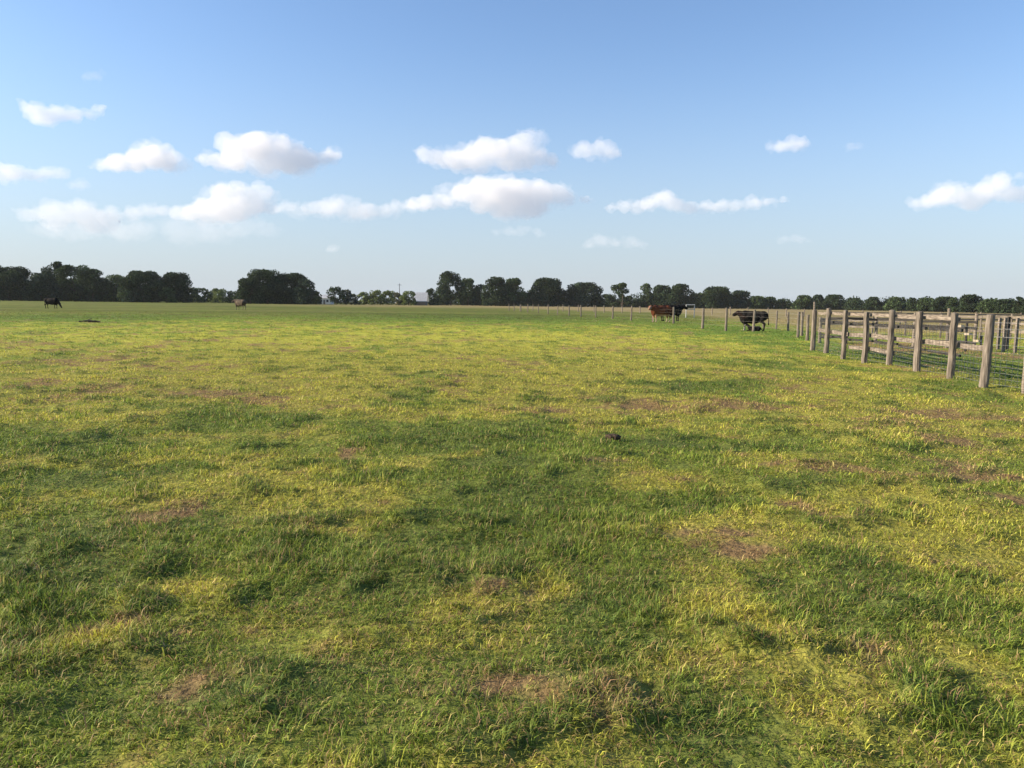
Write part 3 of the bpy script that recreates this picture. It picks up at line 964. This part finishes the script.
def build_fences():
    build_pen_fence()
    # board fence inside the pen, shade put into its dark board colour
    board_fence('inner_pen_fence', 'board fence with shade painted into its dark boards inside the pen behind the log posts',
                [(*G(819, 343), 1.15), (*G(846, 344), 1.2), (*G(875, 344.5), 1.2), (*G(913, 347), 1.42), (*G(946.5, 348.5), 1.62),
                 (*G(974, 350), 1.45)],
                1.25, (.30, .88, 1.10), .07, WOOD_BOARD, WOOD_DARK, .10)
    board_fence('loading_pen_fence', 'grey board fence crossing the pen far behind the leaning post',
                gpts([(846, 334), (872, 335), (905, 336), (940, 337.5), (980, 339), (1010, 340), (1045, 342)]),
                1.3, (.45, .85, 1.2), .06, WOOD_POST, WOOD_BOARD, .12)
    # far side fence of the pen, a long way back
    board_fence('far_pen_fence', 'thin pale board fence at the far side of the pen',
                gpts([(830, 324), (862, 324.5), (900, 325), (940, 325.5), (980, 326), (1020, 326.5), (1060, 327)]),
                1.3, (.6, 1.1), .06, WOOD_POST, WOOD_BOARD, .14)
    # pair of grey square posts with a small wire gate between them
    root = empty('pen_gate', (*G(1001, 352), 0))
    tag(root, 'narrow gate of grey posts behind the wire right of the leaning post', 'gate')
    ox, oy = root.location.x, root.location.y
    for px, by, h in ((997.5, 351, 1.28), (1003, 352, 1.30), (1006.5, 351, 1.32), (1015, 353, 1.3)):
        x, y = G(px, by)
        bm = bmesh.new()
        add_beam(bm, (0, 0, -.1), (.01, 0, h), .09, .09, .003, 4)
        bm_obj('post', bm, WOOD_BOARD if px != 1006.5 else WOOD_DARK, root, (x - ox, y - oy, 0))
    bm = bmesh.new()
    x0, y0 = G(990, 351)
    x1, y1 = G(1022, 353.5)
    for z in (.25, .55, .85, 1.1):
        add_wire(bm, (x0 - ox, y0 - oy - .06, z), (x1 - ox, y1 - oy - .06, z), .006)
    bm_obj('gate_bars', bm, WHITE_PIPE, root)
    # pale loose boards stacked as a loading step between seventh and eighth post
    root = empty('loading_steps', (*G(970, 352), 0))
    tag(root, 'stair of three cream sawn planks seen between the last two big posts', 'steps')
    ox, oy = root.location.x, root.location.y
    for k, (px, py, w) in enumerate(((962, 326, 7), (970, 334, 7), (979.5, 341, 7))):
        p = at_depth(px, py, oy)
        hw = w * oy / F / 2
        bm = bmesh.new()
        add_beam(bm, (p.x - ox - hw, 0, p.z), (p.x - ox + hw, .25, p.z), .18, .08, .004, 2)
        bm_obj('plank', bm, WOOD_PALE, root)
    for px, py in ((960, 351), (983, 352)):
        x, y = G(px, py)
        bm = bmesh.new()
        top = at_depth(px, 323 if px < 970 else 336, oy + .28)
        add_log(bm, (0, 0, -.1), (0, 0, top.z), .05, .045, 8, 4)
        bm_obj('post', bm, WOOD_DARK, root, (x - ox, oy + .28 - oy, 0))

    # wire fence that runs from the corner post away past the cows to the far left
    A, B, C_, D = G(812.5, 351), G(799, 337.5), G(753, 332.2), G(702.5, 329.4)
    E_ = on_line(653, D, (12.0, 84))
    pts = [G(801.7, 336.4), G(753, 331.8), G(726, 330.8), G(702.5, 329.6), G(673.5, 323.6)]
    A2, B2 = (11.9, 82.0), (-0.6, 165.0)
    for px in (653, 631.3, 612.5, 595.7, 581, 569, 557.5, 548, 538.3, 527.7, 521, 514, 509):
        pts.append(on_line(px, A2, B2))
    wire_run('pasture_wire_fence', 'long wire fence on wooden posts running from the pen corner away past the cows',
             pts, 1.42, .085, WOOD_POST)
    wire_run('side_wire_fence', 'short posts with slack wire right of the black cow with the calf',
             gpts([(807, 341.0), (797.7, 337.0), (788, 331.4), (776, 329.4), (763, 327.6)]), 1.25, .07, WOOD_POST)
    wire_run('back_wire_fence', 'thin distant wire fence behind the cows, posts barely showing',
             [on_line(px, (-2, 175), (60, 120)) for px in (520, 533, 548, 563, 578, 594, 604, 622, 640, 660, 680, 694, 712, 730, 748, 768, 786, 804)],
             1.35, .09, WOOD_BOARD)
    # white pipe gate
    root = empty('pipe_gate', (*G(690, 317.6), 0))
    tag(root, 'small white pipe gate standing right of the red brown cow group', 'gate')
    oy = root.location.y
    bm = bmesh.new()
    w = 8.2 * oy / F
    z1 = at_depth(690, 304.8, oy).z
    z0 = at_depth(690, 309.2, oy).z
    for a, b in (((-w / 2, z1), (w / 2, z1)), ((-w / 2, z0), (w / 2, z0)), ((-w / 2, 0), (-w / 2, z1 + .06)), ((w / 2, 0), (w / 2, z1 + .06))):
        add_log(bm, (a[0], 0, a[1]), (b[0], 0, b[1]), .055, .055, 8, 1, 0, 0)
    bm_obj('gate_frame', bm, WHITE_PIPE, root)


# ------------------------------------------------------------------ cattle
MAT_COW = attr_mat('hide', rough=.85, spec=.06, noise_scale=6, amp=(.75, 1.25))


def body_mesh(parts, voxel, colfn, name):
    bm = bmesh.new()
    for p in parts:
        if p[0] == 'e':
            _, c, r = p
            bmesh.ops.create_icosphere(bm, subdivisions=3, radius=1, matrix=Matrix.Translation(c) @ Matrix.Diagonal((*r, 1)))
        else:
            _, a, b, r0, r1 = p
            a, b = Vector(a), Vector(b)
            n = max(3, int((b - a).length / (min(r0, r1) * .65)))
            for k in range(n + 1):
                f = k / n
                bmesh.ops.create_icosphere(bm, subdivisions=1 if r0 < .1 else 2, radius=(r0 + (r1 - r0) * f) * 1.03, matrix=Matrix.Translation(a.lerp(b, f)))
    me = bpy.data.meshes.new(name)
    bm.to_mesh(me)
    bm.free()
    o = bpy.data.objects.new(name, me)
    COL.objects.link(o)
    rm = o.modifiers.new('r', 'REMESH')
    rm.mode = 'VOXEL'
    rm.voxel_size = voxel
    sm = o.modifiers.new('s', 'SMOOTH')
    sm.factor = .5
    sm.iterations = 4
    dg = bpy.context.evaluated_depsgraph_get()
    me2 = bpy.data.meshes.new_from_object(o.evaluated_get(dg))
    o.modifiers.clear()
    o.data = me2
    a = me2.color_attributes.new('col', 'FLOAT_COLOR', 'POINT')
    for v in me2.vertices:
        a.data[v.index].color = (*colfn(v.co), 1)
    for p in me2.polygons:
        p.use_smooth = True
    me2.materials.clear()
    me2.materials.append(MAT_COW)
    return o


def cow_parts(pose='stand', turn=0.0):
    P = [('e', (0, 0, .95), (.86, .38, .42)), ('e', (.55, 0, .93), (.38, .33, .49)), ('e', (-.66, 0, 1.04), (.36, .32, .35)),
         ('e', (.05, 0, .76), (.62, .32, .28)), ('c', (-.75, 0, 1.24), (.6, 0, 1.27), .13, .12)]
    for s in (-1, 1):
        P += [('c', (.58, .2 * s, .85), (.57, .19 * s, .47), .13, .075), ('c', (.57, .19 * s, .47), (.55, .19 * s, .08), .06, .05),
              ('c', (.55, .19 * s, .05), (.60, .19 * s, .05), .06, .055),
              ('c', (-.72, .2 * s, .95), (-.55, .2 * s, .68), .18, .12), ('c', (-.55, .2 * s, .68), (-.80, .2 * s, .48), .10, .065),
              ('c', (-.80, .2 * s, .48), (-.74, .2 * s, .08), .06, .05), ('c', (-.74, .2 * s, .05), (-.68, .2 * s, .05), .06, .055)]
    P += [('c', (-.98, 0, 1.18), (-1.05, .02, .75), .035, .03), ('c', (-1.05, .02, .75), (-1.04, .03, .45), .035, .06)]
    if pose == 'graze':
        P += [('c', (.72, 0, 1.05), (1.12, 0, .62), .26, .15), ('c', (1.12, 0, .58), (1.36, 0, .20), .13, .085), ('e', (1.38, 0, .16), (.1, .09, .08))]
        hp, hd = Vector((1.12, 0, .62)), Vector((.4, 0, -.3))
    else:
        c, s_ = math.cos(turn), math.sin(turn)
        H0 = Vector((.93 + .1 * c, .1 * s_, 1.24))
        H1 = H0 + Vector((.28 * c, .28 * s_, -.15))
        P += [('c', (.70, 0, 1.08), H0, .27, .16), ('c', (.72, 0, .90), (.95, 0, 1.15), .18, .12), ('c', H0, H1, .16, .115), ('e', H1 + Vector((.02 * c, .02 * s_, -.01)), (.1, .1, .085))]
        hp, hd = H0, Vector((c, s_, 0))
    side = Vector((-hd.y, hd.x, 0))
    if side.length < .1:
        side = Vector((0, 1, 0))
    side.normalize()
    for s in (-1, 1):
        e0 = hp + side * .11 * s + Vector((0, 0, .04))
        P.append(('c', e0, e0 + side * .17 * s + Vector((0, 0, -.01)), .045, .03))
    return P, hp, hd


def place_cow(name, label, px, feet, rz, scale, pose, turn, colfn_maker, cat='cow'):
    parts, hp, hd = cow_parts(pose, turn)
    o = body_mesh(parts, .032, colfn_maker(hp, hd), name)
    x, y = G(px, feet)
    o.location = (x, y, gz(x, y) + .01)
    o.rotation_euler = (0, 0, rz)
    o.scale = (scale,) * 3
    tag(o, label, cat, 'cattle grazing in the pasture')
    return o


def black(hp, hd):
    return lambda v: (.011, .010, .010) if mnoise.noise(v * 2.1) < .35 else (.022, .016, .013)


def redwhite(hp, hd):
    def f(v):
        hv = (v - hp).dot(hd.normalized())
        if v.z < .33:
            return (.36, .28, .19)
        if hv > .10 and v.x > .8:
            return (.22, .13, .09)
        if v.z < .66 and abs(v.x) < .7:
            return (.35, .2, .12)
        return (.075, .024, .012) if mnoise.noise(v * 1.7 + Vector((3, 0, 0))) < .1 else (.15, .05, .024)
    return f


def tanc(hp, hd):
    def f(v):
        if v.z < .5:
            return (.17, .15, .10)
        return (.10, .078, .056) if mnoise.noise(v * 2.5) < 0 else (.07, .052, .040)
    return f


def blackwhite_legs(hp, hd):
    def f(v):
        if v.z < .28 and v.x > 0:
            return (.26, .24, .2)
        return (.011, .010, .010) if mnoise.noise(v * 1.9) < .5 else (.02, .013, .011)
    return f


def build_cattle():
    place_cow('cow', 'black cow grazing alone far out at the left, head down', 52, 308.6, math.radians(-8), 1.12, 'graze', 0, black)
    place_cow('cow', 'tan cow standing alone in front of the big oak clump', 240.5, 310.3, math.radians(146), 1.2, 'stand', .9, tanc)
    place_cow('cow', 'red brown cow with pale lower legs, left of the pair by the wire fence', 660.5, 322.6, math.radians(204), 1.12, 'stand', .55, redwhite)
    place_cow('cow', 'black cow facing right, standing half behind the red brown cow', 671, 321.6, math.radians(8), 1.17, 'stand', -.1, black)
    place_cow('cow', 'black cow with pale front feet facing left, behind a wire fence post', 752.6, 331.0, math.radians(160), .93, 'stand', 0, blackwhite_legs)
    # calf lying under her
    parts = [('e', (0, 0, .2), (.45, .2, .2)), ('e', (-.3, 0, .2), (.22, .22, .2)), ('c', (.35, 0, .3), (.52, 0, .48), .12, .08),
             ('c', (.52, 0, .5), (.72, .02, .42), .085, .055), ('c', (.2, .18, .08), (.55, .22, .05), .05, .04), ('c', (.2, -.18, .08), (.5, -.24, .05), .05, .04),
             ('c', (-.35, .2, .1), (0, .28, .05), .07, .04), ('c', (-.35, -.2, .1), (0, -.28, .05), .07, .04),
             ('c', (.50, .07, .54), (.48, .18, .54), .03, .02), ('c', (.50, -.07, .54), (.48, -.18, .54), .03, .02), ('c', (-.48, 0, .25), (-.6, .08, .05), .025, .03)]
    o = body_mesh(parts, .025, lambda v: (.22, .2, .18) if v.x > .66 else (.012, .011, .011), 'calf')
    x, y = G(754, 331.6)
    o.location = (x, y, gz(x, y) + .01)
    o.rotation_euler = (0, 0, math.radians(176))
    o.scale = (.85,) * 3
    tag(o, 'small black calf lying in the grass under the black cow', 'calf')


# ------------------------------------------------------------------ buildings, pole, odd things
ROOF = simple_mat('metal_roof', (.66, .67, .68), (.8, .81, .82), 2, .45, metal=.1)
WALL = simple_mat('white_boards', (.60, .58, .54), (.74, .72, .68), 3, .8, (1, 1, 6))
WALLD = simple_mat('grey_boards', (.12, .11, .10), (.22, .20, .18), 3, .8, (6, 6, 1))
GLASS = simple_mat('dark_window', (.02, .025, .03), (.04, .05, .06), 3, .15)


def house(name, label, px, Y, w, d, wall_h, roof_h, wall_mat, cat, openside=False):
    c = at_depth(px, 300, Y)
    root = empty(name, (c.x, Y, 0))
    tag(root, label, cat)
    bm = bmesh.new()
    hw, hd = w / 2, d / 2
    for x0, y0, x1, y1 in ((-hw, hd, hw, hd), (-hw, -hd, -hw, hd), (hw, -hd, hw, hd)) + (() if openside else ((-hw, -hd, hw, -hd),)):
        add_beam(bm, (x0, y0, wall_h / 2), (x1, y1, wall_h / 2), .15, wall_h)
    bm_obj('wall', bm, wall_mat, root)
    bm = bmesh.new()
    e = .6
    v = [bm.verts.new(q) for q in ((-hw - e, -hd - e, wall_h - .1), (hw + e, -hd - e, wall_h - .1), (hw + e, 0, wall_h + roof_h), (-hw - e, 0, wall_h + roof_h),
                                   (-hw - e, hd + e, wall_h - .1), (hw + e, hd + e, wall_h - .1))]
    bm.faces.new((v[0], v[1], v[2], v[3]))
    bm.faces.new((v[3], v[2], v[5], v[4]))
    r = bmesh.ops.solidify(bm, geom=bm.faces[:], thickness=.15)
    bm_obj('roof', bm, ROOF, root)
    if openside:
        for k in range(4):
            bm = bmesh.new()
            add_beam(bm, (-hw + .3 + k * (w - .6) / 3, -hd - .25, -.1), (-hw + .3 + k * (w - .6) / 3, -hd - .25, wall_h - .15), .2, .2)
            bm_obj('post', bm, wall_mat, root)
    else:
        for k in (-1, 1):
            bm = bmesh.new()
            add_beam(bm, (k * w * .25 - .5, -hd - .1, 1.6), (k * w * .25 + .5, -hd - .1, 1.6), .08, 1.1)
            bm_obj('window', bm, GLASS, root)
        bm = bmesh.new()
        add_beam(bm, (-.45, -hd - .1, 1.02), (.45, -hd - .1, 1.02), .08, 2.0)
        bm_obj('door', bm, WALLD, root)


def build_misc():
    house('barn', 'low barn with large grey metal roof between the olive tree and the dark trees', 420.5, 395, 6.0, 9, 2.0, 4.3, WALLD, 'barn', True)
    house('farmhouse', 'small white house half hidden by the dark open tree', 326, 385, 6.0, 7, 2.9, 1.6, WALL, 'house')
    house('garden_shed', 'tiny white shed just left of the olive tree by the barn', 403.5, 372, 1.5, 2, 2.4, .9, WALL, 'shed')
    c = at_depth(399.5, 283.5, 390)
    root = empty('utility_pole', (c.x, 390, 0))
    tag(root, 'thin wooden utility pole rising above the pale trees left of the barn', 'utility pole')
    bm = bmesh.new()
    add_log(bm, (0, 0, -.3), (0, 0, c.z), .17, .12, 8, 4)
    bm_obj('mast', bm, WOOD_DARK, root)
    bm = bmesh.new()
    add_beam(bm, (-1, -.16, c.z - .7), (1, -.16, c.z - .7), .12, .14)
    bm_obj('crossarm', bm, WOOD_DARK, root)
    # fallen branch
    x0, y0 = G(79, 322.6)
    x1, y1 = G(106, 322.6)
    bm = bmesh.new()
    L = x1 - x0
    add_log(bm, (0, 0, .05), (L * .55, .1, .09), .05, .075, 8, 5, .02, .15)
    add_log(bm, (L * .5, .1, .08), (L, -.05, .05), .07, .04, 8, 5, .02, .15)
    add_log(bm, (L * .35, .1, .1), (L * .55, .2, .26), .035, .012, 6, 3, .02)
    add_log(bm, (L * .7, .05, .08), (L * .82, -.2, .2), .03, .01, 6, 3, .02)
    o = bm_obj('fallen_branch', bm, simple_mat('dead_wood', (.03, .025, .02), (.07, .055, .045), 6), None, (x0, y0, gz(x0, y0)))
    tag(o, 'dark fallen branch lying in the grass below the grazing black cow', 'branch')
    # dung pats
    dung = simple_mat('dung', (.035, .024, .016), (.085, .06, .038), 18, .95, bump=.8)
    for px, py, w, lab in ((613, 441.5, 15, 'dark dried dung pat in the open centre of the grass'),):
        x, y = G(px, py)
        r = w * y / F / 2
        bm = bmesh.new()
        bmesh.ops.create_icosphere(bm, subdivisions=4, radius=1)
        for v in bm.verts:
            k = 1 + .22 * mnoise.noise(v.co * 2.3 + Vector((px, 0, 0))) + .1 * mnoise.noise(v.co * 7)
            v.co = Vector((v.co.x * r * k, v.co.y * r * .9 * k, (v.co.z * r * .24 + (.03 if v.co.z > 0 else 0)) * k))
        o = bm_obj('dung_pat', bm, dung, None, (x, y, gz(x, y) + .03), smooth=True)
        tag(o, lab, 'dung', 'dung pats in the grass')


# ------------------------------------------------------------------ light
SUN_EL, SUN_AZ = 21.0, -90.0     # azimuth clockwise from straight ahead (+Y)


def build_haze():
    bm = bmesh.new()
    bmesh.ops.create_cube(bm, size=1, matrix=Matrix.Translation((0, 0, 14.5)) @ Matrix.Diagonal((3400, 3400, 31, 1)))
    bmesh.ops.recalc_face_normals(bm, faces=bm.faces)
    mt, nt, out = new_mat('humid_air')
    v = N(nt, 'ShaderNodeVolumePrincipled')
    v.inputs['Color'].default_value = (.86, .92, 1, 1)
    v.inputs['Density'].default_value = .000055
    nt.links.new(v.outputs[0], out.inputs['Volume'])
    o = bm_obj('haze', bm, mt)
    tag(o, kind='stuff')


def build_light():
    w = bpy.data.worlds.new('World')
    scene.world = w
    w.use_nodes = True
    nt = w.node_tree
    bg = nt.nodes['Background']
    s = nt.nodes.new('ShaderNodeTexSky')
    s.sky_type = 'NISHITA'
    s.sun_disc = False
    s.sun_elevation = math.radians(SUN_EL)
    s.sun_rotation = math.radians(SUN_AZ)
    s.air_density = 1.0
    s.dust_density = .7
    s.ozone_density = 2.0
    # humid air: the sky pales towards the horizon all round
    L = nt.links.new
    tc = N(nt, 'ShaderNodeTexCoord')
    sp = N(nt, 'ShaderNodeSeparateXYZ')
    L(tc.outputs['Generated'], sp.inputs[0])
    mr = N(nt, 'ShaderNodeMapRange', interpolation_type='SMOOTHERSTEP')
    mr.inputs[1].default_value = -.12
    mr.inputs[2].default_value = .36
    mr.inputs[3].default_value = .92
    mr.inputs[4].default_value = .0
    L(sp.outputs['Z'], mr.inputs[0])
    tint = N(nt, 'ShaderNodeMix', data_type='RGBA', blend_type='MULTIPLY')
    tint.inputs[0].default_value = 1
    L(s.outputs[0], tint.inputs[6])
    tint.inputs[7].default_value = (.95, 1.03, 1.17, 1)
    mx = N(nt, 'ShaderNodeMix', data_type='RGBA')
    L(mr.outputs[0], mx.inputs[0])
    L(tint.outputs[2], mx.inputs[6])
    mx.inputs[7].default_value = (2.85, 3.25, 3.85, 1)
    L(mx.outputs[2], bg.inputs[0])
    bg.inputs[1].default_value = .094
    l = bpy.data.lights.new('sun', 'SUN')
    l.energy = 5.0
    l.angle = math.radians(.55)
    l.color = (1, .86, .66)
    o = bpy.data.objects.new('sun', l)
    COL.objects.link(o)
    az, el = math.radians(SUN_AZ), math.radians(SUN_EL)
    S = Vector((math.sin(az) * math.cos(el), math.cos(az) * math.cos(el), math.sin(el)))
    o.rotation_euler = S.to_track_quat('Z', 'Y').to_euler()
    o.location = S * 50
    vs = scene.view_settings
    vs.view_transform = 'Standard'
    vs.look = 'None'
    vs.gamma = 1
    vs.exposure = EXPOSURE
    vs.use_curve_mapping = False
    cy = scene.cycles
    cy.max_bounces = 12
    cy.volume_bounces = 10
    cy.diffuse_bounces = 4
    cy.transparent_max_bounces = 16
    cy.use_denoising = True
    cy.volume_max_steps = 64


EXPOSURE = 1.0
build_ground()
build_grass()
build_trees()
build_clouds()
build_fences()
build_cattle()
build_misc()
build_light()
build_haze()
